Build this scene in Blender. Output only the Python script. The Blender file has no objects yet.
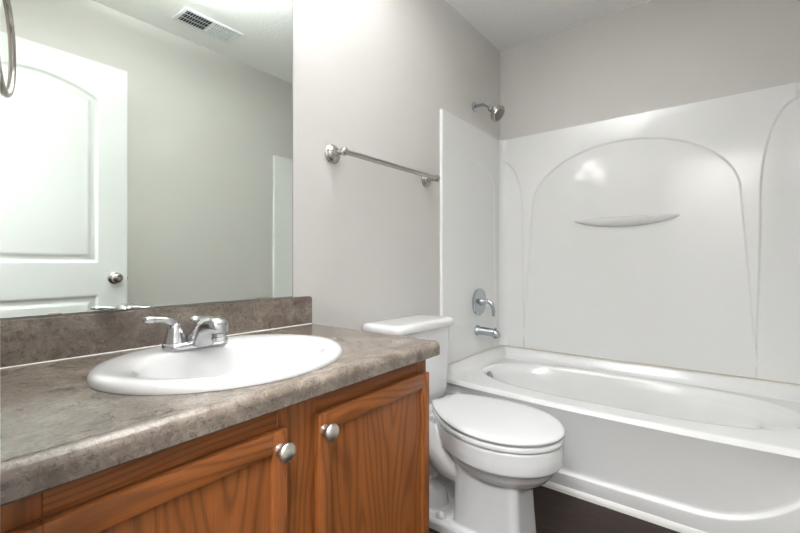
import bpy, bmesh, math
from mathutils import Vector, Matrix

# ------------------------------------------------------------------ camera, world, light, exposure
S = bpy.context.scene
COL = S.collection
CAM_Y, CAM_Z, YAW = -1.2121, 1.0062, 0.6585
cd = bpy.data.cameras.new('camera')
cam = bpy.data.objects.new('camera', cd)
COL.objects.link(cam)
cam.location = (0, CAM_Y, CAM_Z)
cam.rotation_euler = (math.pi / 2, 0, YAW - math.pi / 2)
cd.sensor_width = 36
cd.lens = 408.57 / 800 * 36
cd.shift_x = (400 - 410.53) / 800
cd.shift_y = (263.5 - 266.5) / 800
cd.clip_start = 0.01
S.camera = cam

w = bpy.data.worlds.new('world')
S.world = w
w.use_nodes = True
w.node_tree.nodes['Background'].inputs[0].default_value = (0.9, 0.95, 1.0, 1)
w.node_tree.nodes['Background'].inputs[1].default_value = 0.3

def area(name, loc, rot, sx, sy, power, col=(1, 1, 1)):
    l = bpy.data.lights.new(name, 'AREA')
    l.shape = 'RECTANGLE'
    l.size, l.size_y, l.energy, l.color = sx, sy, power, col
    o = bpy.data.objects.new(name, l)
    o.location, o.rotation_euler = loc, rot
    COL.objects.link(o)
    return o

# unseen fill light added in the hallway, spilling through the doorway behind the camera
area('hallway_fill_light', (-0.60, -1.20, 2.42), (0, 0, 0), 0.8, 0.6, 32, (0.95, 0.975, 1.0))
LAMP_POWER = 6.5      # emission of the vanity light's bulbs (used in its builder)
UPLIGHT_POWER = 740.0      # emission of the added ceiling fill's bulbs (used in its builder)

vs = S.view_settings
vs.view_transform = 'Standard'
vs.look = 'None'
vs.exposure = 1.25
vs.gamma = 1.0
vs.use_curve_mapping = False

# ------------------------------------------------------------------ materials
def mat(name, col=(0.8, 0.8, 0.8), rough=0.5, metal=0.0, coat=0.0, spec=0.5):
    m = bpy.data.materials.new(name)
    m.use_nodes = True
    b = m.node_tree.nodes['Principled BSDF']
    b.inputs['Base Color'].default_value = (*col, 1)
    b.inputs['Roughness'].default_value = rough
    b.inputs['Metallic'].default_value = metal
    b.inputs['Coat Weight'].default_value = coat
    b.inputs['Specular IOR Level'].default_value = spec
    return m

class N:
    """tiny node helper"""
    def __init__(s, m):
        s.t = m.node_tree
        s.b = s.t.nodes['Principled BSDF']
    def n(s, typ, **kw):
        o = s.t.nodes.new(typ)
        for k, v in kw.items():
            setattr(o, k, v)
        return o
    def l(s, a, b):
        s.t.links.new(a, b)
    def coords(s, scale=(1, 1, 1), rot=(0, 0, 0)):
        tc = s.n('ShaderNodeTexCoord')
        mp = s.n('ShaderNodeMapping')
        mp.inputs['Scale'].default_value = scale
        mp.inputs['Rotation'].default_value = rot
        s.l(tc.outputs['Object'], mp.inputs['Vector'])
        return mp.outputs['Vector']
    def noise(s, vec, scale, detail=3, rough=0.5, dist=0.0):
        o = s.n('ShaderNodeTexNoise')
        o.inputs['Scale'].default_value = scale
        o.inputs['Detail'].default_value = detail
        o.inputs['Roughness'].default_value = rough
        o.inputs['Distortion'].default_value = dist
        s.l(vec, o.inputs['Vector'])
        return o.outputs['Fac']
    def math(s, op, a, b=None, c=None):
        o = s.n('ShaderNodeMath', operation=op)
        for i, v in enumerate((a, b, c)):
            if v is None:
                continue
            if isinstance(v, (int, float)):
                o.inputs[i].default_value = v
            else:
                s.l(v, o.inputs[i])
        return o.outputs[0]
    def ramp(s, fac, stops):
        o = s.n('ShaderNodeValToRGB')
        e = o.color_ramp.elements
        while len(e) < len(stops):
            e.new(0.5)
        for i, (p, c) in enumerate(stops):
            e[i].position = p
            e[i].color = (*c, 1)
        s.l(fac, o.inputs['Fac'])
        return o.outputs['Color']
    def mix(s, fac, a, b, blend='MIX'):
        o = s.n('ShaderNodeMix', data_type='RGBA', blend_type=blend)
        for k, v in ((0, fac), (6, a), (7, b)):
            if isinstance(v, (int, float)):
                o.inputs[k].default_value = v
            elif isinstance(v, tuple):
                o.inputs[k].default_value = (*v, 1)
            else:
                s.l(v, o.inputs[k])
        return o.outputs[2]
    def bump(s, h, strength, dist=0.001):
        o = s.n('ShaderNodeBump')
        o.inputs['Strength'].default_value = strength
        o.inputs['Distance'].default_value = dist
        s.l(h, o.inputs['Height'])
        s.l(o.outputs['Normal'], s.b.inputs['Normal'])
    def color(s, c):
        s.l(c, s.b.inputs['Base Color'])

def m_wall():
    m = mat('warm_grey_paint', (0.60, 0.585, 0.565), 0.55)
    k = N(m)
    v = k.coords()
    k.bump(k.noise(v, 260, 2), 0.12, 0.0008)
    c = k.ramp(k.noise(v, 1.5, 2), [(0.3, (0.590, 0.572, 0.549)), (0.7, (0.610, 0.592, 0.569))])
    k.color(c)
    return m

def m_ceiling():
    m = mat('textured_ceiling_paint', (0.92, 0.91, 0.89), 0.7)
    k = N(m)
    v = k.coords()
    h = k.ramp(k.noise(v, 55, 4, 0.6, 0.4), [(0.45, (0, 0, 0)), (0.6, (1, 1, 1))])
    k.bump(h, 0.35, 0.003)
    return m

def m_floor():
    m = mat('dark_brown_vinyl_plank', (0.06, 0.04, 0.03), 0.5, spec=0.25)
    k = N(m)
    v = k.coords((1, 1, 1), (0, 0, math.pi / 2))
    br = k.n('ShaderNodeTexBrick')
    br.offset = 0.37
    br.inputs['Scale'].default_value = 1.0
    br.inputs['Brick Width'].default_value = 1.2
    br.inputs['Row Height'].default_value = 0.15
    br.inputs['Mortar Size'].default_value = 0.0012
    br.inputs['Color1'].default_value = (0.35, 0.35, 0.35, 1)
    br.inputs['Color2'].default_value = (0.65, 0.65, 0.65, 1)
    br.inputs['Mortar'].default_value = (0, 0, 0, 1)
    k.l(v, br.inputs['Vector'])
    g = k.noise(k.coords((60, 4, 1)), 1, 5, 0.65)
    c = k.ramp(g, [(0.25, (0.018, 0.009, 0.006)), (0.55, (0.040, 0.022, 0.015)), (0.8, (0.064, 0.037, 0.026))])
    c = k.mix(0.55, c, k.mix(1.0, c, br.outputs['Color'], 'MULTIPLY'))
    k.color(c)
    k.bump(g, 0.15, 0.001)
    return m

def m_oak(name, grain):
    """grain: 'z' vertical boards, 'x' horizontal rails"""
    m = mat(name, (0.3, 0.12, 0.04), 0.40, coat=0.04, spec=0.35)
    m.node_tree.nodes['Principled BSDF'].inputs['Coat Roughness'].default_value = 0.25
    k = N(m)
    sep = k.n('ShaderNodeSeparateXYZ')
    tc = k.n('ShaderNodeTexCoord')
    k.l(tc.outputs['Object'], sep.inputs[0])
    X, Y, Z = sep.outputs
    across, along = (k.math('ADD', X, Y), Z) if grain == 'z' else (k.math('ADD', Z, Y), X)
    def vec(a, b):
        c = k.n('ShaderNodeCombineXYZ')
        k.l(k.math('MULTIPLY', across, a), c.inputs[0])
        k.l(k.math('MULTIPLY', along, b), c.inputs[1])
        return c.outputs[0]
    warp = k.noise(vec(6.0, 1.3), 1.0, 2, 0.45)
    ph = k.math('ADD', k.math('MULTIPLY', across, 240.0), k.math('MULTIPLY', warp, 76.0))
    band = k.math('MULTIPLY_ADD', k.math('SINE', ph), 0.5, 0.5)
    band = k.math('POWER', band, 3.0)
    fine = k.noise(vec(420, 9), 1.0, 3, 0.6)
    broad = k.noise(vec(14, 1.0), 1.0, 2)
    base = k.ramp(broad, [(0.3, (0.245, 0.076, 0.018)), (0.7, (0.355, 0.117, 0.029))])
    c = k.mix(k.math('MULTIPLY', band, 0.64), base, (0.13, 0.042, 0.010))
    pores = k.ramp(fine, [(0.35, (1, 1, 1)), (0.62, (0, 0, 0))])
    c = k.mix(k.math('MULTIPLY', pores, 0.34), c, (0.11, 0.034, 0.009))
    k.color(c)
    k.bump(fine, 0.12, 0.0006)
    return m

def m_laminate():
    m = mat('mottled_brown_laminate', (0.2, 0.16, 0.13), 0.22)
    k = N(m)
    v = k.coords()
    big = k.noise(v, 13, 5, 0.62, 0.8)
    c = k.ramp(big, [(0.30, (0.098, 0.076, 0.060)), (0.48, (0.182, 0.146, 0.118)), (0.68, (0.275, 0.229, 0.190))])
    sp = k.noise(v, 105, 5, 0.72, 1.2)
    c = k.mix(k.ramp(sp, [(0.50, (0, 0, 0)), (0.64, (0.74, 0.74, 0.74))]), c, (0.062, 0.055, 0.054))
    sp2 = k.noise(k.coords((1, 1, 1), (0.7, 0.3, 1.1)), 120, 4, 0.68, 1.0)
    c = k.mix(k.ramp(sp2, [(0.55, (0, 0, 0)), (0.72, (0.42, 0.42, 0.42))]), c, (0.40, 0.345, 0.295))
    k.color(c)
    k.bump(k.noise(v, 300, 2), 0.06, 0.0006)
    return m

def m_brushed(name, col, rough):
    m = mat(name, col, rough, 1.0)
    k = N(m)
    k.bump(k.noise(k.coords((1, 1, 1)), 900, 2), 0.05, 0.0003)
    return m

M = dict(
    wall=m_wall(), ceiling=m_ceiling(), floor=m_floor(),
    oak=m_oak('oak_vertical_grain', 'z'), oakh=m_oak('oak_horizontal_grain', 'x'),
    laminate=m_laminate(),
    trim=mat('white_semigloss_trim', (0.80, 0.81, 0.80), 0.35),
    door=mat('white_painted_door', (0.74, 0.75, 0.75), 0.32),
    porcelain=mat('white_porcelain', (0.72, 0.72, 0.72), 0.08, coat=0.5),
    seat=mat('white_seat_plastic', (0.68, 0.68, 0.68), 0.22),
    acrylic=mat('glossy_white_acrylic', (0.80, 0.80, 0.79), 0.11, coat=0.3),
    mirror=mat('mirror_silver', (0.85, 0.91, 0.855), 0.0, 1.0),
    mirror_edge=mat('dark_mirror_edge', (0.20, 0.22, 0.21), 0.3),
    nickel=m_brushed('brushed_nickel', (0.46, 0.435, 0.405), 0.26),
    satin=m_brushed('satin_nickel', (0.70, 0.68, 0.63), 0.30),
    chrome=mat('polished_chrome', (0.72, 0.73, 0.74), 0.10, 1.0),
    faucet=mat('faucet_chrome', (0.56, 0.56, 0.57), 0.17, 1.0),
    dimchrome=mat('shower_chrome', (0.48, 0.51, 0.54), 0.14, 1.0),
    clip=mat('brass_mirror_clip', (0.50, 0.40, 0.31), 0.3, 0.8),
    caulk=mat('white_caulk', (0.82, 0.81, 0.78), 0.4),
    oldcaulk=mat('yellowed_caulk', (0.60, 0.52, 0.38), 0.5),
    ventwhite=mat('white_vent_enamel', (0.82, 0.84, 0.85), 0.4),
    ventdark=mat('dark_duct', (0.04, 0.04, 0.045), 0.7),
    rubber=mat('grey_spray_plate', (0.20, 0.18, 0.165), 0.4, 0.5),
    hall=mat('hallway_paint', (0.62, 0.60, 0.57), 0.6),
)
def m_emit(name, col, strength):
    m = mat(name, (0.9, 0.9, 0.88), 0.4)
    b = m.node_tree.nodes['Principled BSDF']
    b.inputs['Emission Color'].default_value = (*col, 1)
    b.inputs['Emission Strength'].default_value = strength
    return m
M['bulb'] = m_emit('lit_frosted_bulb', (1.0, 0.99, 0.975), LAMP_POWER)
M['dome'] = m_emit('fill_frosted_bowl', (1.0, 0.99, 0.97), 3.0)  # glow of the bowl on the added ceiling fill
M['upbulb'] = m_emit('fill_bulb', (0.935, 0.97, 1.0), UPLIGHT_POWER)  # strong bulbs of the added fill, aimed at the ceiling

# ------------------------------------------------------------------ object helpers
ORG = {}
def tag(o, label, cat=None, group=None, kind=None):
    o['label'] = label
    if cat: o['category'] = cat
    if group: o['group'] = group
    if kind: o['kind'] = kind
    return o

def thing(name, loc, label, cat, group=None):
    o = bpy.data.objects.new(name, None)
    o.empty_display_size = 0.05
    o.location = loc
    COL.objects.link(o)
    ORG[o] = Vector(loc)
    return tag(o, label, cat, group)

def obj(name, bm, m, parent=None, smooth=True, angle=40, origin=None):
    """link bm (world coordinates) as one mesh object"""
    bmesh.ops.recalc_face_normals(bm, faces=bm.faces)
    o_w = ORG[parent] if (parent is not None and origin is None) else Vector(origin or (0, 0, 0))
    bmesh.ops.translate(bm, verts=bm.verts, vec=-o_w)
    me = bpy.data.meshes.new(name)
    if smooth:
        for f in bm.faces: f.smooth = True
        for e in bm.edges:
            if len(e.link_faces) == 2:
                e.smooth = e.calc_face_angle(0) < math.radians(angle)
    bm.to_mesh(me)
    bm.free()
    me.materials.append(m)
    o = bpy.data.objects.new(name, me)
    COL.objects.link(o)
    ORG[o] = o_w
    if parent is not None:
        o.parent = parent
        o.location = o_w - ORG[parent]
    else:
        o.location = o_w
    return o

def B(): return bmesh.new()

def box(bm, x0, x1, y0, y1, z0, z1, bev=0.0, seg=2):
    vs_ = [bm.verts.new((x, y, z)) for x in (x0, x1) for y in (y0, y1) for z in (z0, z1)]
    fs = []
    for idx in ((0, 1, 3, 2), (4, 6, 7, 5), (0, 4, 5, 1), (2, 3, 7, 6), (0, 2, 6, 4), (1, 5, 7, 3)):
        fs.append(bm.faces.new([vs_[i] for i in idx]))
    if bev:
        es = list({e for f in fs for e in f.edges})
        bmesh.ops.bevel(bm, geom=es, offset=bev, segments=seg, profile=0.5, affect='EDGES')
    return bm

def rings(bm, rs, cap0=True, cap1=True):
    """loft closed loops of equal length"""
    loops = [[bm.verts.new(p) for p in r] for r in rs]
    n = len(loops[0])
    for a, b in zip(loops, loops[1:]):
        for i in range(n):
            bm.faces.new((a[i], a[(i + 1) % n], b[(i + 1) % n], b[i]))
    if cap0: bm.faces.new(loops[0][::-1])
    if cap1: bm.faces.new(loops[-1])
    return bm

def basis(d):
    d = Vector(d).normalized()
    up = Vector((0, 0, 1)) if abs(d.z) < 0.95 else Vector((1, 0, 0))
    a = d.cross(up).normalized()
    return a, d.cross(a).normalized(), d

def lathe(bm, origin, axis, prof, n=32):
    """prof: (distance along axis, radius)"""
    o = Vector(origin)
    a, b, d = basis(axis)
    rs = []
    for t, r in prof:
        r = max(r, 1e-4)
        rs.append([o + d * t + a * (r * math.cos(2 * math.pi * i / n)) + b * (r * math.sin(2 * math.pi * i / n)) for i in range(n)])
    return rings(bm, rs)

def bez(pts, n=24):
    """Catmull-Rom through pts"""
    P = [Vector(p) for p in pts]
    P = [P[0] * 2 - P[1]] + P + [P[-1] * 2 - P[-2]]
    out = []
    m = len(P) - 3
    for s in range(m):
        p0, p1, p2, p3 = P[s:s + 4]
        for i in range(n):
            t = i / n
            out.append(0.5 * ((2 * p1) + (p2 - p0) * t + (2 * p0 - 5 * p1 + 4 * p2 - p3) * t * t + (3 * p1 - p0 - 3 * p2 + p3) * t ** 3))
    out.append(P[-2])
    return out

def tube(bm, pts, rad, n=16, flat=1.0, closed=False):
    """rad: number or list per point; flat scales the second cross axis"""
    P = [Vector(p) for p in pts]
    L = len(P)
    rs = []
    ref = None
    for i, p in enumerate(P):
        if closed:
            d = (P[(i + 1) % L] - P[i - 1]).normalized()
        else:
            d = (P[min(i + 1, L - 1)] - P[max(i - 1, 0)]).normalized()
        if ref is None:
            a, b, _ = basis(d)
        else:
            a = (ref - d * ref.dot(d)).normalized()
            b = d.cross(a)
        ref = a
        r = rad if isinstance(rad, (int, float)) else rad[i]
        rs.append([p + a * (r * math.cos(2 * math.pi * k / n)) + b * (r * flat * math.sin(2 * math.pi * k / n)) for k in range(n)])
    if closed:
        loops = [[bm.verts.new(p) for p in r] for r in rs]
        for i in range(L):
            A, Bq = loops[i], loops[(i + 1) % L]
            for k in range(n):
                bm.faces.new((A[k], A[(k + 1) % n], Bq[(k + 1) % n], Bq[k]))
        return bm
    return rings(bm, rs)

def grid(bm, us, vs_, f):
    V = [[bm.verts.new(f(u, v)) for v in vs_] for u in us]
    for i in range(len(us) - 1):
        for j in range(len(vs_) - 1):
            bm.faces.new((V[i][j], V[i + 1][j], V[i + 1][j + 1], V[i][j + 1]))
    return bm

def lin(a, b, n): return [a + (b - a) * i / n for i in range(n + 1)]
def sstep(a, b, x):
    t = min(1, max(0, (x - a) / (b - a)))
    return t * t * (3 - 2 * t)

def rrect(cx, cy, hx, hy, r, z, n=8):
    """rounded rectangle loop in a z plane"""
    out = []
    for qx, qy, a0 in ((1, 1, 0), (-1, 1, 90), (-1, -1, 180), (1, -1, 270)):
        for i in range(n + 1):
            a = math.radians(a0 + 90 * i / n)
            out.append(Vector((cx + qx * (hx - r) + r * math.cos(a), cy + qy * (hy - r) + r * math.sin(a), z)))
    return out

def prism(bm, prof, axis, a, b):
    """extrude closed 2-D profile along axis between a and b; prof coordinates are the two other axes in xyz order"""
    def P(u, v, t):
        return {'x': (t, u, v), 'y': (u, t, v), 'z': (u, v, t)}[axis]
    return rings(bm, [[P(u, v, a) for u, v in prof], [P(u, v, b) for u, v in prof]])

def boolean_cut(o, cutter_bm):
    me = bpy.data.meshes.new('cut')
    bmesh.ops.recalc_face_normals(cutter_bm, faces=cutter_bm.faces)
    cutter_bm.to_mesh(me)
    c = bpy.data.objects.new('cut', me)
    COL.objects.link(c)
    md = o.modifiers.new('cut', 'BOOLEAN')
    md.object = c
    md.operation = 'DIFFERENCE'
    md.solver = 'EXACT'
    bake(o)
    bpy.data.objects.remove(c)
    bpy.data.meshes.remove(me)

def bake(o):
    bpy.context.view_layer.update()
    dg = bpy.context.evaluated_depsgraph_get()
    new = bpy.data.meshes.new_from_object(o.evaluated_get(dg))
    o.modifiers.clear()
    o.data = new

# ------------------------------------------------------------------ the setting
XB, H = 2.5605, 2.44          # back wall, ceiling
YR = -1.538                   # right wall
XE = 0.05                     # entry wall, room face
T = 0.10
def struct(name, bm, m, label, cat, parent=None, smooth=False):
    o = obj(name, bm, m, parent, smooth)
    if parent is None: tag(o, label, cat, kind='structure')
    return o
struct('floor', box(B(), -1.3, XB + T, YR - T, T, -0.05, 0), M['floor'], 'dark brown wood-look plank floor', 'floor')
struct('ceiling', box(B(), -1.3, XB + T, YR - T, T, H, H + 0.05), M['ceiling'], 'white textured ceiling of the bathroom', 'ceiling')
struct('wall_left', box(B(), XE - T, XB + T, 0, T, 0, H), M['wall'], 'light grey painted wall behind the vanity, toilet and towel bar', 'wall')
struct('wall_back', box(B(), XB, XB + T, YR - T, 0, 0, H), M['wall'], 'grey painted end wall above the tub surround', 'wall')
struct('wall_right', box(B(), XE - T, XB, YR - T, YR, 0, H), M['wall'], 'grey painted wall seen in the mirror behind the open door', 'wall')
DY0, DY1, DZ = -1.515, -0.72, 2.105   # doorway in the entry wall
bm = B()
box(bm, XE - T, XE, DY1, 0, 0, H)
box(bm, XE - T, XE, YR, DY0, 0, H)
box(bm, XE - T, XE, DY0, DY1, DZ, H)
struct('wall_entry', bm, M['wall'], 'grey painted wall beside the doorway with the towel ring', 'wall')
bm = B()
box(bm, -1.3, -1.2, YR - T, T, 0, H)
box(bm, -1.2, XE - T, 0, T, 0, H)
box(bm, -1.2, XE - T, YR - T, YR, 0, H)
struct('wall_hallway', bm, M['hall'], 'grey hallway walls beyond the open doorway', 'wall')
bm = B()
box(bm, 0.925, 1.81, -0.012, 0, 0, 0.085, 0.003)
struct('baseboard_left', bm, M['trim'], 'white baseboard along the wall behind the toilet', 'baseboard')
bm = B()
box(bm, 0.90, 1.81, YR, YR + 0.012, 0, 0.085, 0.003)
struct('baseboard_right', bm, M['trim'], 'white baseboard along the wall behind the open door', 'baseboard')
bm = B()
box(bm, XE, XE + 0.012, DY1, DY1 + 0.057, 0, DZ + 0.057, 0.003)
box(bm, XE, XE + 0.012, DY0 - 0.02, DY1, DZ, DZ + 0.057, 0.003)
struct('trim_1', bm, M['trim'], 'white casing around the entry doorway', 'trim')

# door leaf, swung open against the right wall (hinge at low x)
DX0, DX1, DTOP, DYF, DYB = 0.072, 0.849, 2.093, -1.487, -1.522
def door_depth(x, z):
    """groove depth of the moulded two-panel face; positive goes into the leaf"""
    d = 0.0
    def panel(s):      # s: inside distance from the panel's outer line
        if s <= 0: return 0.0
        if s < 0.012: return 0.009 * sstep(0, 0.012, s)
        if s < 0.026: return 0.009
        if s < 0.046: return 0.009 - 0.007 * sstep(0.026, 0.046, s)
        return 0.002
    xl, xr = DX0 + 0.128, 0.712
    xm = (xl + xr) / 2
    hw = (xr - xl) / 2
    sx = min(x - xl, xr - x)
    top = 1.896 + 0.072 * (1 - min(1, abs(x - xm) / hw) ** 2)
    d = max(d, panel(min(sx, z - 1.012, (top - z) * 0.96)))
    d = max(d, panel(min(sx, z - 0.24, 0.832 - z)))
    return d
bm = B()
us = lin(DX0, DX1, 150)
zs = lin(0.012, DTOP, 380)
grid(bm, us, zs, lambda x, z: (x, DYF - door_depth(x, z), z))
g2 = [DX0, DX1]
h2 = [0.012, DTOP]
vb = [bm.verts.new((x, DYB, z)) for x, z in ((DX0, 0.012), (DX1, 0.012), (DX1, DTOP), (DX0, DTOP))]
bm.faces.new(vb)
for (xa, za), (xb_, zb_) in (((DX0, 0.012), (DX1, 0.012)), ((DX1, 0.012), (DX1, DTOP)), ((DX1, DTOP), (DX0, DTOP)), ((DX0, DTOP), (DX0, 0.012))):
    q = [bm.verts.new(p) for p in ((xa, DYB, za), (xb_, DYB, zb_), (xb_, DYF, zb_), (xa, DYF, za))]
    bm.faces.new(q)
bmesh.ops.remove_doubles(bm, verts=bm.verts, dist=1e-5)
door = obj('door_1', bm, M['door'], None, True, 50, origin=(DX0, DYB, 0))
tag(door, 'white two-panel arch-top door open against the wall, seen in the mirror', 'door', kind='structure')
bm = B()
kx, kz = 0.787, 0.926
lathe(bm, (kx, DYF, kz), (0, 1, 0), [(0, 0.032), (0.004, 0.033), (0.008, 0.028), (0.010, 0.014), (0.026, 0.013), (0.032, 0.022), (0.040, 0.0265), (0.050, 0.027), (0.057, 0.022), (0.060, 0.012), (0.060, 0.0)], 36)
dk = obj('door_knob', bm, M['nickel'], door)
bm = B()
lathe(bm, (kx, DYF + 0.060, kz), (0, 1, 0), [(0, 0.009), (0.003, 0.009), (0.004, 0.006), (0.004, 0)], 20)
obj('lock_button', bm, M['chrome'], dk)
bm = B()
box(bm, DX1 - 0.001, DX1 + 0.007, -1.512, -1.497, kz - 0.008, kz + 0.008, 0.001)
obj('latch_bolt', bm, M['nickel'], door)
for zc in (0.25, 1.05, 1.85):
    bm = B()
    lathe(bm, (DX0 - 0.006, DYF - 0.004, zc - 0.045), (0, 0, 1), [(0, 0.006), (0.09, 0.006)], 12)
    obj('hinge', bm, M['nickel'], door)

# ------------------------------------------------------------------ tub surround
ZS, ZD, XF = 1.830, 0.458, 1.820
YI = -1.524                     # inner face of the right panel
sur = thing('shower_surround', (2.19, -0.75, ZD), 'glossy white moulded shower surround on the three walls around the tub', 'shower surround')
def arch_in(u, v, u0, hwb, hwt, z0, zt, hh):
    """signed 'insideness' (~metres) of a tapered arch; u across, v up"""
    hw = hwb + (hwt - hwb) * min(1, max(0, (v - z0) / (zt - z0)))
    d = hw - abs(u - u0)
    if v > zt:
        e = math.hypot((u - u0) / hwt, (v - zt) / hh)
        d = (1 - e) * min(hwt, hh) * 1.05
    return d
def back_depth(y, z):
    a = arch_in(y, z, -0.747, 0.582, 0.519, 0.47, 1.36, 0.338)
    d = 0.016
    d -= 0.006 * sstep(-0.003, 0.003, a)               # arch field is set back
    # corner columns: half arches beside each corner, hollowed
    for yc, sgn in ((-0.030, 1), (-1.464, -1)):
        q = (yc - y) * sgn                              # distance from the corner edge
        hw = (0.142 if sgn > 0 else 0.140) - (0.008 if sgn > 0 else 0.014) * sstep(0.47, 1.30, z)
        ht = 0.38 if sgn > 0 else 0.455
        if z > 1.30: hw = (0.134 if sgn > 0 else 0.126) * math.sqrt(max(0, 1 - ((z - 1.30) / ht) ** 2))
        s = hw - q
        d -= 0.006 * sstep(-0.003, 0.004, s)
    # cove into the side panels
    for e in (-y - 0.010, y - YI):
        if e < 0.055:
            d += 0.055 - math.sqrt(max(0, 0.055 ** 2 - (0.055 - max(e, 0)) ** 2))
    return d
def side_depth(x, z):
    a = arch_in(x, z, 2.17, 0.285, 0.272, 0.47, 1.48, 0.140)
    d = 0.014 - 0.003 * sstep(-0.006, 0.006, a) * sstep(2.05, 2.30, x)
    e = x - XF
    if e < 0.012: d -= 0.012 - math.sqrt(max(0, 0.012 ** 2 - (0.012 - e) ** 2)) if e > 0 else 0.012
    return d
def panel(name, us, vs_, front, back):
    bm = B()
    U = [us[0]] + us + [us[-1]]
    V = [vs_[0]] + vs_ + [vs_[-1]]
    nu, nv = len(U), len(V)
    vt = [[None] * nv for _ in range(nu)]
    for i, u in enumerate(U):
        for j, v in enumerate(V):
            edge = i in (0, nu - 1) or j in (0, nv - 1)
            vt[i][j] = bm.verts.new(back(u, v) if edge else front(u, v))
    for i in range(nu - 1):
        for j in range(nv - 1):
            bm.faces.new((vt[i][j], vt[i + 1][j], vt[i + 1][j + 1], vt[i][j + 1]))
    return obj(name, bm, M['acrylic'], sur, True, 50)
panel('back_panel', lin(YI, -0.010, 420), lin(ZD, ZS, 380), lambda y, z: (XB - back_depth(y, z), y, z), lambda y, z: (XB - 0.001, y, z))
panel('left_panel', lin(XF, XB - 0.012, 150), lin(ZD, ZS, 200), lambda x, z: (x, -side_depth(x, z), z), lambda x, z: (x, -0.001, z))
panel('right_panel', lin(XF, XB - 0.012, 100), lin(ZD, ZS, 140), lambda x, z: (x, YI - 0.014 + side_depth(x, z), z), lambda x, z: (x, YR + 0.001, z))
# moulded soap shelf: flat top, rounded belly tapering to the ends
bm = B()
rs = []
n = 40
for i in range(n + 1):
    t = -1 + 2 * i / n
    y = -0.754 + 0.272 * t
    k = math.sqrt(max(0.0004, 1 - t * t))
    r = []
    dx, dz = 0.052 * k ** 1.4 + 0.002, 0.046 * k ** 1.5 + 0.003
    x0 = XB - 0.003
    for s in range(13):
        a = math.pi / 2 * s / 12
        r.append((x0 - dx * math.cos(a) ** 0.8, y, 1.263 - dz * math.sin(a)))
    r.append((x0, y, 1.263 - dz))
    r.append((x0, y, 1.266))
    r.append((x0 - dx + 0.004 * k, y, 1.266))
    rs.append(r)
rings(bm, rs)
obj('soap_shelf', bm, M['acrylic'], sur)
bm = B()
tube(bm, [(1.86, -0.012, ZD), (2.50, -0.012, ZD), (2.538, -0.030, ZD), (2.541, -0.06, ZD), (2.541, -1.44, ZD), (2.538, -1.475, ZD), (2.50, -1.497, ZD), (1.86, -1.497, ZD)], 0.0025, 8)
obj('caulk_line', bm, M['oldcaulk'], sur)

# ------------------------------------------------------------------ bathtub
tub = thing('bathtub', (2.19, -0.75, 0), 'white alcove bathtub with a bowed apron standing below the shower surround', 'bathtub')
TY0, TY1 = -0.004, -1.536
ZR = 0.392
def xfront(y):
    return 1.834 - 0.036 * max(0, 1 - ((y + 0.80) / 0.74) ** 2)
def outer(th, inset=0.0):
    c, s = math.cos(th), math.sin(th)
    cx, cy = 2.19, -0.76
    best = 9
    if c > 1e-9: best = min(best, (XB - 0.002 - inset - cx) / c)
    if s > 1e-9: best = min(best, (TY0 - inset - cy) / s)
    if s < -1e-9: best = min(best, (TY1 + inset - cy) / s)
    if c < -1e-9:
        r = (1.83 - cx) / c
        for _ in range(20):
            y = cy + r * s
            r = (xfront(y) + inset - cx) / c
        best = min(best, r)
    return cx + best * c, cy + best * s
def zdeck(x, y):
    e = min(XB - x, -y, y - TY1 if True else 9)
    rise = (ZD - 0.0005 - ZR) * (1 - sstep(0.004, 0.060, e))
    f = x - xfront(y)
    drop = 0.018 * (1 - min(1, max(0, f) / 0.022)) ** 2
    # the wall flange fades out at the front rim
    return ZR + rise * sstep(0.0, 0.06, f) - drop
ths = set(2 * math.pi * i / 220 for i in range(220))
for px_, py_ in ((XB - 0.002, TY0), (XB - 0.002, TY1), (xfront(TY0), TY0), (xfront(TY1), TY1)):
    ths.add(math.atan2(py_ + 0.76, px_ - 2.19) % (2 * math.pi))
ths = sorted(ths)
def oval(cx, cy, a, b, n, z):
    out = []
    for th in ths:
        c, s = math.cos(th), math.sin(th)
        r = (abs(c / a) ** n + abs(s / b) ** n) ** (-1 / n)
        out.append((cx + r * c, cy + r * s, z))
    return out
rs = []
base = oval(2.205, -0.772, 0.292, 0.690, 2.4, ZR)
for t in (0, 0.03, 0.07, 0.12, 0.18, 0.26, 0.36, 0.5, 0.65, 0.8, 0.92, 1.0):
    r = []
    for i, th in enumerate(ths):
        ox, oy = outer(th)
        bx, by, _ = base[i]
        x, y = ox + (bx - ox) * t, oy + (by - oy) * t
        r.append((x, y, zdeck(x, y)))
    rs.append(r)
rs.append(oval(2.205, -0.772, 0.285, 0.683, 2.4, ZR - 0.003))
rs.append(oval(2.205, -0.771, 0.278, 0.675, 2.4, ZR - 0.010))
rs.append(oval(2.205, -0.765, 0.272, 0.664, 2.4, ZR - 0.020))
rs.append(oval(2.205, -0.745, 0.268, 0.636, 2.35, ZR - 0.032))
rs.append(oval(2.205, -0.727, 0.264, 0.612, 2.3, ZR - 0.042))
rs.append(oval(2.205, -0.722, 0.260, 0.602, 2.3, ZR - 0.052))
rs.append(oval(2.203, -0.715, 0.252, 0.588, 2.35, ZR - 0.085))
rs.append(oval(2.200, -0.702, 0.238, 0.548, 2.4, 0.22))
rs.append(oval(2.198, -0.690, 0.222, 0.520, 2.5, 0.13))
rs.append(oval(2.197, -0.680, 0.205, 0.495, 2.6, 0.095))
rs.append(oval(2.196, -0.675, 0.175, 0.455, 2.6, 0.080))
rs.append(oval(2.195, -0.670, 0.10, 0.30, 2.6, 0.076))
bm = B()
rings(bm, rs, cap0=False)
obj('basin', bm, M['acrylic'], tub, True, 60)
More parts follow.
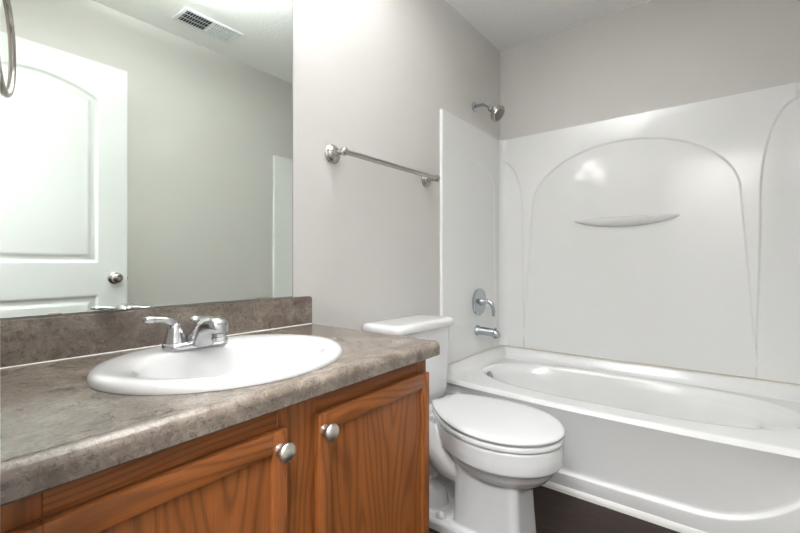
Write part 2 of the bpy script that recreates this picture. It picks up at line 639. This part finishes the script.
# apron with a curved step near the floor
ZT0 = ZR - 0.018
def ledge(y):
    q = abs(y + 0.80) / 0.71
    return 0.086 + 0.006 * q + (0.25 * max(0, (q - 0.42) / 0.58) ** 2.3)
def apron(y, s):
    """s 0..1 from floor to rim"""
    zl = ledge(y)
    key = [(0.0, 1.838, 0.0), (0.30, None, zl - 0.020), (0.36, None, zl - 0.004), (0.40, None, zl), (0.47, None, zl + 0.004), (0.53, None, zl + 0.018), (1.0, None, ZT0)]
    return key
bm = B()
ys = lin(TY1, TY0, 150)
rows = []
for y in ys:
    zl = min(ledge(y), ZT0 - 0.05)
    bow = (xfront(y) - 1.834)
    def xs(z): return 1.838 + bow * (z / ZT0)
    row = [(1.838, y, 0.0), (xs(zl * .5), y, zl * .5), (xs(zl) - 0.001, y, zl - 0.008), (xs(zl), y, zl - 0.003),
           (xs(zl) + 0.003, y, zl), (xs(zl) + 0.011, y, zl + 0.007), (xs(zl) + 0.0135, y, zl + 0.012), (xs(zl) + 0.014, y, zl + 0.022)]
    for q in (0.25, 0.5, 0.75, 0.9):
        z = zl + 0.022 + (ZT0 - zl - 0.022) * q
        row.append((xs(z) + 0.014 * (1 - sstep(0.5, 1, q)), y, z))
    row.append((xfront(y) + 0.0002, y, ZT0))
    rows.append([bm.verts.new(p) for p in row])
for a, b in zip(rows, rows[1:]):
    for j in range(len(a) - 1):
        bm.faces.new((a[j], b[j], b[j + 1], a[j + 1]))
obj('apron', bm, M['acrylic'], tub, True, 70)
bm = B()
prism(bm, [(1.842, 0.0), (1.826, 0.0), (1.826, 0.006), (1.829, 0.018), (1.834, 0.026), (1.842, 0.028)], 'y', TY1, -0.02)
bm2 = bm
obj('floor_strip', bm, M['caulk'], tub, True, 40)
# overflow plate on the left inner wall
bm = B()
ov = Vector((2.135, -0.134, 0.352))
lathe(bm, ov, (0, -1, 0.22), [(-0.004, 0.034), (0.004, 0.034), (0.007, 0.030), (0.008, 0.0)], 32)
of = obj('overflow_plate', bm, M['dimchrome'], tub)
tag(of, 'round chrome overflow plate')
bm = B()
lathe(bm, (2.18, -0.30, 0.0765), (0, 0, 1), [(0, 0.034), (0.002, 0.034), (0.003, 0.026), (0.001, 0.0)], 28)
obj('drain', bm, M['dimchrome'], tub)

# ------------------------------------------------------------------ shower fittings
sh = thing('overhead_shower', (2.196, 0, 1.955), 'nickel shower head on a curved arm above the surround', 'shower head')
bm = B()
lathe(bm, (2.196, -0.0005, 1.955), (0, -1, 0), [(0, 0.030), (0.004, 0.030), (0.010, 0.022), (0.013, 0.012), (0.013, 0)], 32)
obj('wall_flange', bm, M['dimchrome'], sh)
ARM = bez([(2.196, -0.006, 1.955), (2.197, -0.050, 1.957), (2.198, -0.085, 1.945), (2.192, -0.116, 1.913)], 10)
bm = B()
tube(bm, ARM, 0.0095, 16)
obj('shower_arm', bm, M['dimchrome'], sh)
hd = Vector((0.02, -0.70, -0.55)).normalized()
hp = Vector((2.190, -0.108, 1.918))
bm = B()
lathe(bm, hp, hd, [(0, 0.0), (0.0, 0.014), (0.010, 0.016), (0.016, 0.013), (0.022, 0.015), (0.034, 0.028), (0.042, 0.037), (0.046, 0.037), (0.050, 0.044), (0.066, 0.049), (0.073, 0.049), (0.078, 0.045), (0.078, 0.0)], 40)
head = obj('head', bm, M['nickel'], sh)
bm = B()
fa, fb, fd = basis(hd)
lathe(bm, hp + hd * 0.078, hd, [(0, 0.037), (0.002, 0.036), (0.0025, 0.0)], 32)
for ring_, cnt in ((0.012, 6), (0.022, 12), (0.031, 18)):
    for i in range(cnt):
        a = 2 * math.pi * i / cnt
        lathe(bm, hp + hd * 0.080 + fa * ring_ * math.cos(a) + fb * ring_ * math.sin(a), hd, [(0, 0.0022), (0.003, 0.0016), (0.003, 0)], 8)
obj('spray_face', bm, M['rubber'], head)
bm = B()
lathe(bm, hp + hd * 0.066 + Vector((0, 0, -1)).cross(hd).cross(hd) * -0.043, Vector((0, 0, -1)) * 1.0, [(-0.006, 0.006), (0.006, 0.006), (0.008, 0.004), (0.008, 0)], 12)
obj('spray_lever', bm, M['nickel'], head)

va = thing('shower_valve', (2.228, -0.01, 0.772), 'round chrome shower valve with a curved lever on the left surround panel', 'shower valve')
bm = B()
lathe(bm, (2.228, -0.0145, 0.772), (0, -1, 0), [(0, 0.083), (0.006, 0.083), (0.010, 0.079), (0.014, 0.060), (0.017, 0.030), (0.018, 0)], 48)
obj('escutcheon', bm, M['dimchrome'], va)
bm = B()
lathe(bm, (2.228, -0.022, 0.772), (0, -1, 0), [(0, 0.024), (0.018, 0.021), (0.030, 0.018), (0.040, 0.016), (0.044, 0)], 32)
P = bez([(2.228, -0.046, 0.775), (2.228, -0.078, 0.778), (2.229, -0.103, 0.760), (2.230, -0.112, 0.725), (2.230, -0.112, 0.692)], 8)
tube(bm, P, [0.015 - 0.006 * i / (len(P) - 1) for i in range(len(P))], 16)
obj('lever_handle', bm, M['dimchrome'], va)

sp = thing('tub_spout', (2.205, -0.01, 0.602), 'chrome tub spout below the shower valve, above the tub', 'tub spout')
bm = B()
rs = []
for t, r, dz in ((0, 0.031, 0), (0.006, 0.032, 0), (0.012, 0.027, 0), (0.022, 0.025, 0), (0.070, 0.0245, -0.001), (0.105, 0.0245, -0.003), (0.125, 0.024, -0.006), (0.140, 0.021, -0.010), (0.150, 0.014, -0.015), (0.152, 0.0, -0.016)):
    r = max(r, 1e-4)
    rs.append([(2.205 + r * math.cos(2 * math.pi * i / 28), -0.0145 - t, 0.602 + dz + r * math.sin(2 * math.pi * i / 28) * (1.0 if math.sin(2 * math.pi * i / 28) > 0 else 1.0)) for i in range(28)])
rings(bm, rs)
lathe(bm, (2.205, -0.138, 0.590), (0, 0, -1), [(0, 0.018), (0.022, 0.017), (0.022, 0.0)], 24)
obj('spout_body', bm, M['dimchrome'], sp)
bm = B()
lathe(bm, (2.205, -0.140, 0.608), (0, 0, 1), [(0, 0.004), (0.012, 0.004), (0.014, 0.007), (0.020, 0.007), (0.022, 0)], 16)
obj('diverter_knob', bm, M['dimchrome'], sp)

# ------------------------------------------------------------------ towel bar
tb = thing('towel_bar', (1.39, 0, 1.43), 'brushed nickel towel bar on the wall above the toilet', 'towel bar')
YBAR = -0.068
for x in (1.069, 1.692):
    bm = B()
    lathe(bm, (x, -0.0005, 1.430), (0, -1, 0), [(0, 0.037), (0.004, 0.038), (0.008, 0.035), (0.010, 0.028), (0.014, 0.029), (0.018, 0.025), (0.022, 0.012), (0.036, 0.009), (0.048, 0.0095), (0.054, 0.013), (YBAR * -1 - 0.008, 0.0155), (-YBAR, 0.0165), (-YBAR + 0.008, 0.0155), (-YBAR + 0.014, 0.010), (-YBAR + 0.016, 0)], 36)
    obj('post', bm, M['nickel'], tb)
bm = B()
lathe(bm, (1.055, YBAR, 1.430), (1, 0, 0), [(0, 0.0), (0.001, 0.008), (0.006, 0.010), (0.014, 0.0102), (0.640, 0.0102), (0.646, 0.011), (0.650, 0.009), (0.651, 0)], 24)
obj('bar', bm, M['nickel'], tb)

# ------------------------------------------------------------------ toilet
TX = 1.405
toi = thing('toilet', (TX, -0.4, 0), 'white two-piece toilet with closed lid standing between the vanity and the tub', 'toilet')
bm = B()
rs = [rrect(TX + .01, -0.112, 0.165, 0.070, 0.04, 0.392), rrect(TX + .01, -0.112, 0.182, 0.086, 0.045, 0.410), rrect(TX + .01, -0.113, 0.188, 0.092, 0.045, 0.45),
      rrect(TX + .01, -0.113, 0.200, 0.098, 0.045, 0.70), rrect(TX + .01, -0.113, 0.200, 0.098, 0.045, 0.722)]
rings(bm, rs)
tank = obj('tank', bm, M['porcelain'], toi, True, 60)
bm = B()
def lidring(dx, z): return rrect(TX + .01, -0.115, 0.214 - dx, 0.108 - dx, 0.040 - dx * 0.5, z)
rings(bm, [lidring(0.010, 0.7225), lidring(0.003, 0.724), lidring(0.0, 0.729), lidring(0.0, 0.744), lidring(0.003, 0.752), lidring(0.009, 0.758), lidring(0.022, 0.7605), lidring(0.05, 0.761)])
obj('tank_lid', bm, M['porcelain'], toi, True, 60)
bm = B()
lathe(bm, (TX - 0.13, -0.212, 0.655), (0, -1, 0), [(0, 0.012), (0.008, 0.011), (0.016, 0.008), (0.016, 0)], 16)
tube(bm, bez([(TX - 0.13, -0.226, 0.655), (TX - 0.10, -0.232, 0.653), (TX - 0.07, -0.232, 0.648)], 6), 0.0055, 10)
obj('flush_lever', bm, M['chrome'], toi)

LIDROT = math.radians(-14)
def seat_outline(z, d=0.0, back=0.0, n=40, rot=LIDROT, piv=(1.504, -0.236)):
    """elongated seat: straight narrow back, widest past the middle, round front; d shrinks it, back extends it to the wall"""
    L, UM, W, W0 = 0.548 - d, 0.31, 0.197 - d, 0.076 - d
    def hw(u):
        if u < UM: return W0 + (W - W0) * math.sin(math.pi / 2 * max(0, u / UM)) ** 0.9
        return W * math.sqrt(max(0, 1 - ((u - UM) / (L - UM)) ** 2))
    us_ = [d - back + 0.0] + [d - back + (UM - d + back) * i / 14 for i in range(1, 15)] + [UM + (L - UM) * math.sin(math.pi / 2 * i / 18) for i in range(1, 18)]
    right = [(hw(u), u) for u in us_]
    left = [(-a, u) for a, u in reversed(right)]
    pts = [(right[0][0] - 0.010, us_[0] - 0.002)] + right + [(0, L)] + left + [(-right[0][0] + 0.010, us_[0] - 0.002)]
    cr, sr = math.cos(rot), math.sin(rot)
    return [(piv[0] + a * cr + u * sr, piv[1] + a * sr - u * cr, z) for a, u in pts]
# lid
bm = B()
rings(bm, [seat_outline(0.4095, 0.007), seat_outline(0.411, 0.002), seat_outline(0.419, 0.0), seat_outline(0.4235, 0.003), seat_outline(0.427, 0.012), seat_outline(0.4285, 0.04), seat_outline(0.429, 0.08)])
obj('lid', bm, M['seat'], toi, True, 60)
# seat
bm = B()
rings(bm, [seat_outline(0.388, 0.007), seat_outline(0.390, 0.001), seat_outline(0.400, 0.0), seat_outline(0.4055, 0.004)])
obj('seat', bm, M['seat'], toi, True, 60)
for sx in (-0.07, 0.07):
    bm = B()
    box(bm, 1.488 + sx - 0.018, 1.488 + sx + 0.018, -0.238, -0.210, 0.386, 0.412, 0.005)
    obj('seat_hinge', bm, M['seat'], toi)
# bowl: rim band, undercut bowl, trapway and skirted pedestal fused into one ceramic body
bm = B()
def so(z, d, k=1.0):
    o = seat_outline(z, d, back=0.03)
    return o
rings(bm, [so(0.290, 0.06), so(0.303, 0.012), so(0.309, 0.005), so(0.340, 0.003), so(0.380, 0.005), so(0.3865, 0.012)])
rings(bm, [so(0.215, 0.095), so(0.232, 0.075), so(0.248, 0.055), so(0.272, 0.034), so(0.300, 0.022), so(0.33, 0.020)])
def ped(z, w, yf, yb=-0.40, r=0.028): return rrect(TX - 0.014, (yf + yb) / 2, w, (yb - yf) / 2, r, z)
rings(bm, [ped(0.002, 0.098, -0.662), ped(0.02, 0.097, -0.661), ped(0.12, 0.091, -0.655), ped(0.22, 0.086, -0.650), ped(0.28, 0.085, -0.648)])
# foot
rings(bm, [rrect(TX - 0.01, -0.33, 0.126, 0.20, 0.05, 0.002), rrect(TX - 0.01, -0.33, 0.126, 0.20, 0.05, 0.030), rrect(TX - 0.01, -0.33, 0.117, 0.19, 0.05, 0.044)])
# back block under the tank
rings(bm, [rrect(TX, -0.15, 0.08, 0.09, 0.04, 0.02), rrect(TX, -0.15, 0.085, 0.10, 0.04, 0.20), rrect(TX, -0.14, 0.135, 0.115, 0.05, 0.34), rrect(TX + .01, -0.14, 0.15, 0.12, 0.05, 0.389)])
# trapway ridge swinging down the flank, and the hump over the outlet
for sgn in (-1, 1):
    tube(bm, bez([(TX + sgn * 0.085, -0.245, 0.350), (TX + sgn * 0.080, -0.300, 0.290), (TX + sgn * 0.068, -0.370, 0.230), (TX + sgn * 0.030, -0.46, 0.19)], 8), [0.050] * 16 + [0.050 - 0.002 * q for q in range(1, 10)], 16)
    rings(bm, [[(TX + sgn * 0.040 + 0.060 * r * math.cos(a), -0.265 + 0.070 * r * math.sin(a), 0.03 + z) for a in [2 * math.pi * i / 24 for i in range(24)]] for r, z in ((1, 0), (1, 0.03), (0.93, 0.055), (0.75, 0.078), (0.45, 0.092), (0.05, 0.096))])
body = obj('bowl', bm, M['porcelain'], toi)
md = body.modifiers.new('fuse', 'REMESH')
md.mode = 'VOXEL'
md.voxel_size = 0.0042
md = body.modifiers.new('soft', 'SMOOTH')
md.factor = 0.5
md.iterations = 5
bake(body)
for p in body.data.polygons: p.use_smooth = True
for sgn in (-1, 1):
    bm = B()
    lathe(bm, (TX - 0.012 + sgn * 0.092, -0.352, 0.041), (0, 0, 1), [(0, 0.020), (0.010, 0.020), (0.020, 0.014), (0.024, 0.005), (0.0245, 0)], 20)
    obj('bolt_cap', bm, M['porcelain'], toi)

# ------------------------------------------------------------------ vanity cabinet
VX0, VX1, VYF = 0.054, 0.930, -0.546
van = thing('vanity_cabinet', (0.5, -0.27, 0), 'honey oak vanity cabinet with two doors under the countertop', 'cabinet')
bm = B()
box(bm, VX0, VX0 + 0.016, -0.528, -0.006, 0, 0.7495)
box(bm, VX1 - 0.016, VX1, -0.528, -0.006, 0.0, 0.7495)
box(bm, VX0 + 0.016, VX1 - 0.016, -0.528, -0.006, 0.10, 0.116)
box(bm, VX0 + 0.016, VX1 - 0.016, -0.47, -0.456, 0.0, 0.10)
obj('carcass', bm, M['oak'], van, False)
bm = B()
for x0, x1 in ((VX0, 0.115), (0.440, 0.530), (0.885, VX1)):
    bm = B()
    box(bm, x0, x1, VYF, -0.528, 0.10, 0.7495, 0.0008, 1)
    obj('frame_stile', bm, M['oak'], van, True)
for x0, x1 in ((0.115, 0.440), (0.530, 0.885)):
    for z0, z1 in ((0.665, 0.7495), (0.10, 0.145)):
        bm = B()
        box(bm, x0, x1, VYF, -0.528, z0, z1, 0.0008, 1)
        obj('frame_rail', bm, M['oakh'], van, True)
def cab_door(x0, x1, knob_x, label):
    z0, z1 = 0.125, 0.7085
    yb, yf = VYF - 0.0015, VYF - 0.0195
    sw, rh = 0.030, 0.037
    bm = B()
    box(bm, x0 + sw - 0.005, x1 - sw + 0.005, yb - 0.010, yb - 0.002, z0 + rh - 0.005, z1 - rh + 0.005)
    d = obj('cabinet_door', bm, M['oak'], van, False, origin=(x0, yb, z0))
    tag(d, label)
    for a, b in ((x0, x0 + sw), (x1 - sw, x1)):
        bm = B()
        box(bm, a, b, yf, yb, z0, z1, 0.0015, 2)
        obj('stile', bm, M['oak'], d)
    for a, b in ((z0, z0 + rh), (z1 - rh, z1)):
        bm = B()
        box(bm, x0 + sw, x1 - sw, yf, yb, a, b, 0.0015, 2)
        obj('rail', bm, M['oakh'], d)
    bm = B()
    lathe(bm, (knob_x, yf, 0.677), (0, -1, 0), [(0, 0.010), (0.002, 0.010), (0.004, 0.0065), (0.013, 0.006), (0.016, 0.012), (0.019, 0.0165), (0.022, 0.0175), (0.026, 0.016), (0.029, 0.011), (0.0305, 0.004), (0.0307, 0)], 32)
    k = obj('knob', bm, M['satin'], d)
    return d
cab_door(0.082, 0.448, 0.431, 'left oak cabinet door')
cab_door(0.524, 0.919, 0.536, 'right oak cabinet door')

# ------------------------------------------------------------------ countertop with backsplash
CX0, CX1, CYF, ZC = 0.052, 0.955, -0.577, 0.788
top = thing('countertop', (0.5, -0.29, 0.752), 'mottled brown laminate countertop with backsplash on the oak vanity', 'countertop')
prof = [(-0.002, 0.750), (-0.002, ZC), (CYF + 0.029, ZC), (CYF + 0.023, ZC + 0.0010)]
ZC += 0.0015
r = 0.017
for i in range(9):
    a = math.radians(90 + 90 * i / 8)
    prof.append((CYF + r + r * math.cos(a), ZC - r + r * math.sin(a)))
prof += [(CYF, 0.753), (CYF + 0.003, 0.750)]
bm = B()
prism(bm, prof, 'x', CX0, CX1)
ZC -= 0.0015
slab = obj('counter_slab', bm, M['laminate'], top, True, 40)
SX, SY = 0.484, -0.328
def ell(a, b, z, n=96, cx=SX, cy=SY): return [(cx + a * math.cos(2 * math.pi * i / n), cy + b * math.sin(2 * math.pi * i / n), z) for i in range(n)]
cut = B()
o_ = Vector(ORG[top])
rings(cut, [ell(0.232, 0.196, 0.70, cy=SY / 1.030), ell(0.232, 0.196, 0.85, cy=SY / 1.030)])
boolean_cut(slab, cut)
slab.data.materials.clear()
slab.data.materials.append(M['laminate'])
for p in slab.data.polygons: p.use_smooth = False
bm = B()
prof = [(CX0, ZC), (CX1, ZC), ]
for i in range(7):
    a = math.radians(90 * i / 6)
    prof.append((CX1 - 0.010 + 0.010 * math.cos(a), 0.8775 + 0.010 * math.sin(a)))
prof += [(CX0, 0.8875)]
prism(bm, prof, 'y', -0.021, -0.001)
bmesh.ops.bevel(bm, geom=[e for e in bm.edges if abs(e.verts[0].co.z - 0.8875) < 1e-4 and abs(e.verts[1].co.z - 0.8875) < 1e-4 and e.verts[0].co.y < -0.02 and e.verts[1].co.y < -0.02], offset=0.003, segments=2, affect='EDGES')
obj('backsplash', bm, M['laminate'], top, True, 40)
bm = B()
prism(bm, [(-0.0205, ZC), (-0.0235, ZC + 0.0003), (-0.022, ZC + 0.0012), (-0.0205, ZC + 0.0028)], 'x', CX0, CX1 - 0.002)
tag(obj('caulk_bead', bm, M['caulk'], top), 'thin white caulk bead along the backsplash')

# ------------------------------------------------------------------ sink
sink = thing('sink', (SX, SY, ZC), 'oval white drop-in sink set in the brown countertop', 'sink')
bm = B()
BY = SY - 0.030
rings(bm, [ell(0.252, 0.217, ZC + 0.0006), ell(0.2605, 0.2275, ZC + 0.0006), ell(0.261, 0.228, ZC + 0.003), ell(0.260, 0.227, ZC + 0.010), ell(0.256, 0.223, ZC + 0.0155), ell(0.248, 0.213, ZC + 0.0185), ell(0.236, 0.201, ZC + 0.019),
           ell(0.204, 0.158, ZC + 0.0165, cy=BY), ell(0.197, 0.150, ZC + 0.013, cy=BY), ell(0.190, 0.143, ZC + 0.004, cy=BY), ell(0.182, 0.136, ZC - 0.015, cy=BY), ell(0.168, 0.124, ZC - 0.042, cy=BY),
           ell(0.140, 0.100, ZC - 0.074, cy=BY), ell(0.095, 0.068, ZC - 0.095, cy=BY), ell(0.045, 0.036, ZC - 0.103, cy=BY), ell(0.020, 0.018, ZC - 0.105, cy=BY),
           ell(0.020, 0.018, ZC - 0.113, cy=BY), ell(0.10, 0.073, ZC - 0.103, cy=BY), ell(0.148, 0.107, ZC - 0.080, cy=BY), ell(0.176, 0.131, ZC - 0.05, cy=BY), ell(0.19, 0.145, ZC - 0.012, cy=BY), ell(0.20, 0.16, ZC + 0.0006, cy=BY + 0.005)], cap0=False, cap1=False)
bm.faces.ensure_lookup_table()
obj('basin', bm, M['porcelain'], sink, True, 60)
bm = B()
lathe(bm, (SX, BY, ZC - 0.1045), (0, 0, 1), [(0, 0.024), (0.002, 0.024), (0.003, 0.018), (0.0015, 0.0)], 28)
obj('drain', bm, M['chrome'], sink)

# ------------------------------------------------------------------ faucet
FX, FY, FZ = 0.467, -0.192, ZC + 0.0185
fau = thing('faucet', (FX, FY, FZ), 'chrome two-handle faucet on the back rim of the oval sink', 'faucet')
def stadium(hx, hy, z, n=14):
    out = []
    for i in range(n + 1):
        a = math.radians(-90 + 180 * i / n)
        out.append((FX + hx - hy + hy * math.cos(a), FY + hy * math.sin(a), z))
    for i in range(n + 1):
        a = math.radians(90 + 180 * i / n)
        out.append((FX - hx + hy + hy * math.cos(a), FY + hy * math.sin(a), z))
    return out
bm = B()
rings(bm, [stadium(0.075, 0.028, FZ), stadium(0.076, 0.029, FZ + 0.002), stadium(0.076, 0.029, FZ + 0.009), stadium(0.073, 0.026, FZ + 0.014), stadium(0.068, 0.021, FZ + 0.016)])
obj('base_plate', bm, M['faucet'], fau, True, 50)
def handle(hx, ang, k=1.0):
    o = Vector((hx, FY, FZ + 0.013))
    d = Vector((math.cos(ang), math.sin(ang), 0))
    bm = B()
    lathe(bm, o, (0, 0, 1), [(0, 0.024), (0.005, 0.0245), (0.008, 0.0225), (0.020, 0.020), (0.034, 0.0165), (0.044 * k, 0.0135), (0.047 * k, 0.010), (0.047 * k, 0)], 28)
    P = bez([o + Vector((0, 0, 0.030 * k)), o + Vector((0, 0, 0.046 * k)) + d * 0.003, o + Vector((0, 0, 0.056 * k)) + d * 0.018, o + Vector((0, 0, 0.0595 * k)) + d * 0.040, o + Vector((0, 0, 0.061 * k)) + d * 0.066], 8)
    L = len(P) - 1
    tube(bm, P, [0.0130 - 0.0050 * min(1, i / L * 1.6) + (0.0012 if 0.8 < i / L < 0.93 else 0) - (0.004 if i == L else 0.0012 if i == L - 1 else 0) for i in range(len(P))], 18, 0.85)
    return obj('lever_handle', bm, M['faucet'], fau, True, 60)
handle(FX - 0.048, math.radians(178))
handle(FX + 0.048, math.radians(-170), 0.88)
# spout: broad wedge rising from the plate and reaching out over the bowl
bm = B()
rs = []
for yy, lo, hi, hw in ((0.026, 0.006, 0.018, 0.017), (0.014, 0.003, 0.026, 0.022), (-0.006, 0.001, 0.037, 0.0255), (-0.026, 0.001, 0.050, 0.0265), (-0.046, 0.002, 0.064, 0.0265), (-0.058, 0.012, 0.070, 0.026), (-0.072, 0.027, 0.075, 0.025), (-0.092, 0.036, 0.078, 0.0235), (-0.112, 0.040, 0.077, 0.022), (-0.126, 0.041, 0.073, 0.020), (-0.135, 0.044, 0.064, 0.013)):
    yy = yy * 0.93
    zc, hh = (lo + hi) / 2, (hi - lo) / 2
    r = []
    for i in range(28):
        a = 2 * math.pi * i / 28
        c, s = math.cos(a), math.sin(a)
        e = 2 / 2.7
        r.append((FX + hw * math.copysign(abs(c) ** e, c), FY + yy + hh * 0.10 * math.sin(a), FZ + zc + hh * math.copysign(abs(s) ** e, s)))
    rs.append(r)
rings(bm, rs)
obj('spout', bm, M['faucet'], fau, True, 60)
bm = B()
lathe(bm, (FX, FY - 0.105, FZ + 0.044), (0, 0, -1), [(0, 0.0125), (0.010, 0.0125), (0.011, 0.0135), (0.018, 0.0135), (0.019, 0.010), (0.019, 0)], 24)
obj('aerator', bm, M['faucet'], fau)

# ------------------------------------------------------------------ wall mirror
mir = thing('wall_mirror', (0.48, 0, 0.889), 'large frameless wall mirror standing on the backsplash above the sink', 'mirror')
MX0, MX1, MZ0, MZ1 = 0.056, 0.884, 0.8895, 1.945
bm = B()
f = [bm.verts.new(p) for p in ((MX0, -0.0062, MZ0), (MX1, -0.0062, MZ0), (MX1, -0.0062, MZ1), (MX0, -0.0062, MZ1))]
bm.faces.new(f)
bm2 = B()
box(bm2, MX0, MX1, -0.006, -0.001, MZ0, MZ1)
backing = obj('backing', bm2, M['mirror_edge'], mir, False)
bm.free()
bm = B()
box(bm, MX0 + 0.0015, MX1 - 0.0035, -0.0066, -0.006, MZ0 + 0.0015, MZ1 - 0.0015)
obj('glass', bm, M['mirror'], mir, False)
for x in (0.24, 0.755):
    bm = B()
    box(bm, x - 0.011, x + 0.011, -0.0095, -0.0067, MZ0 - 0.001, MZ0 + 0.004, 0.001)
    obj('mirror_clip', bm, M['clip'], mir)

# ------------------------------------------------------------------ towel ring on the entry wall
trg = thing('towel_ring', (XE, -0.25, 1.468), 'brushed nickel towel ring hanging at the left edge of the view', 'towel ring')
bm = B()
RC = Vector((0.125, -0.250, 1.3785))
lathe(bm, (XE + 0.0005, -0.250, 1.468), (1, 0, 0), [(0, 0.030), (0.004, 0.031), (0.009, 0.026), (0.014, 0.013), (0.050, 0.009), (0.064, 0.012), (0.084, 0.012), (0.088, 0.007), (0.088, 0)], 32)
obj('post', bm, M['nickel'], trg)
hdir = Vector((math.cos(math.radians(75)), math.sin(math.radians(75)), 0))
RR = 0.0840
bm = B()
tube(bm, [RC + hdir * (RR * math.cos(2 * math.pi * i / 72)) + Vector((0, 0, RR * math.sin(2 * math.pi * i / 72))) for i in range(72)], 0.0052, 14, closed=True)
obj('ring', bm, M['nickel'], trg)

# ------------------------------------------------------------------ ceiling vent
vx0, vx1, vy0, vy1 = 1.033, 1.378, -1.362, -1.188
ven = thing('ceiling_vent', (1.2, -1.27, H), 'white slatted ceiling vent reflected at the top of the mirror', 'vent')
bm = B()
F = 0.022
box(bm, vx0, vx1, vy0, vy0 + F, H - 0.007, H - 0.0005, 0.002)
box(bm, vx0, vx1, vy1 - F, vy1, H - 0.007, H - 0.0005, 0.002)
box(bm, vx0, vx0 + F, vy0 + F, vy1 - F, H - 0.007, H - 0.0005, 0.002)
box(bm, vx1 - F, vx1, vy0 + F, vy1 - F, H - 0.007, H - 0.0005, 0.002)
obj('frame', bm, M['ventwhite'], ven)
bm = B()
box(bm, vx0 + F - .002, vx1 - F + .002, vy0 + F - .002, vy1 - F + .002, H - 0.0015, H - 0.0005)
obj('duct', bm, M['ventdark'], ven, False)
xm = (vx0 + vx1) / 2
nS = 10
for half, lean in ((0, 1), (1, -1)):
    a = vx0 + F if half == 0 else xm + 0.003
    b = xm - 0.003 if half == 0 else vx1 - F
    for i in range(nS):
        xc = a + (b - a) * (i + 0.5) / nS
        bm = B()
        hx, hz, t = (0.0040 if half == 0 else 0.0022), 0.0042, 0.0006
        q = [(xc - lean * hx, H - 0.0102 + 0.0035 - hz + 0.0), (xc + lean * hx, H - 0.0102 + 0.0035 + hz)]
        (xa, za), (xb_, zb_) = q
        prism(bm, [(xa - t, za), (xa + t, za), (xb_ + t, zb_), (xb_ - t, zb_)], 'y', vy0 + F, vy1 - F)
        obj('slat', bm, M['ventwhite'], ven, False)
bm = B()
box(bm, xm - 0.003, xm + 0.003, vy0 + F, vy1 - F, H - 0.009, H - 0.0015, 0.001)
for yq in (0.33, 0.67):
    yy = vy0 + F + (vy1 - vy0 - 2 * F) * yq
    box(bm, vx0 + F, vx1 - F, yy - 0.001, yy + 0.001, H - 0.0045, H - 0.0016)
obj('centre_bar', bm, M['ventwhite'], ven)

# ------------------------------------------------------------------ vanity light above the mirror
vl = thing('vanity_light', (0.48, 0, 2.00), 'nickel vanity light bar with frosted bulbs above the mirror', 'lamp')
bm = B()
box(bm, 0.13, 0.85, -0.022, -0.0005, 1.955, 2.045, 0.006, 3)
obj('back_plate', bm, M['nickel'], vl)
for x in (0.27, 0.69):
    bm = B()
    lathe(bm, (x, -0.021, 2.005), (0, -1, 0), [(0, 0.026), (0.006, 0.026), (0.012, 0.020), (0.030, 0.018), (0.030, 0)], 24)
    s_ = obj('socket', bm, M['nickel'], vl)
    bm = B()
    lathe(bm, (x, -0.050, 2.005), (0, -1, 0), [(0, 0.014), (0.012, 0.018), (0.028, 0.032), (0.045, 0.041), (0.062, 0.044), (0.080, 0.040), (0.096, 0.028), (0.104, 0.012), (0.106, 0)], 32)
    obj('bulb', bm, M['bulb'], s_)

# ------------------------------------------------------------------ added fill uplight, out of view, shaped as a semi-flush fixture
LX, LY = 0.80, -0.47
cl = thing('ceiling_fill_light', (LX, LY, H), 'added unseen fill light shaped as a semi-flush frosted glass bowl', 'lamp')
bm = B()
lathe(bm, (LX, LY, H - 0.0005), (0, 0, -1), [(0, 0.065), (0.012, 0.065), (0.022, 0.050), (0.024, 0.009), (0.205, 0.009), (0.207, 0.016), (0.222, 0.016), (0.226, 0)], 32)
obj('stem', bm, M['nickel'], cl)
bm = B()
lathe(bm, (LX, LY, H - 0.125), (0, 0, -1), [(0.080, 0.012), (0.076, 0.060), (0.060, 0.110), (0.032, 0.146), (-0.003, 0.163), (-0.003, 0.167), (0.034, 0.150), (0.064, 0.113), (0.080, 0.062), (0.084, 0.012)], 40)
obj('glass_bowl', bm, M['dome'], cl)
for k in (0, 1):
    bm = B()
    lathe(bm, (LX + (0.06 if k else -0.06), LY, H - 0.185), (0, 0, 1), [(0, 0.0), (0.004, 0.014), (0.020, 0.028), (0.040, 0.028), (0.056, 0.014), (0.060, 0)], 24)
    obj('bulb', bm, M['upbulb'], cl)

# the vanity stands a touch out of square with the wall: its front swings out towards the doorway
def swing(root):
    for o in root.children_recursive:
        w0 = ORG[o]
        for v in o.data.vertices:
            wx, wy = v.co.x + w0.x, v.co.y + w0.y
            v.co.y = wy * (1 + 0.058 * (0.955 - wx) / 0.9) - w0.y
        o.data.update()
swing(van)
swing(top)
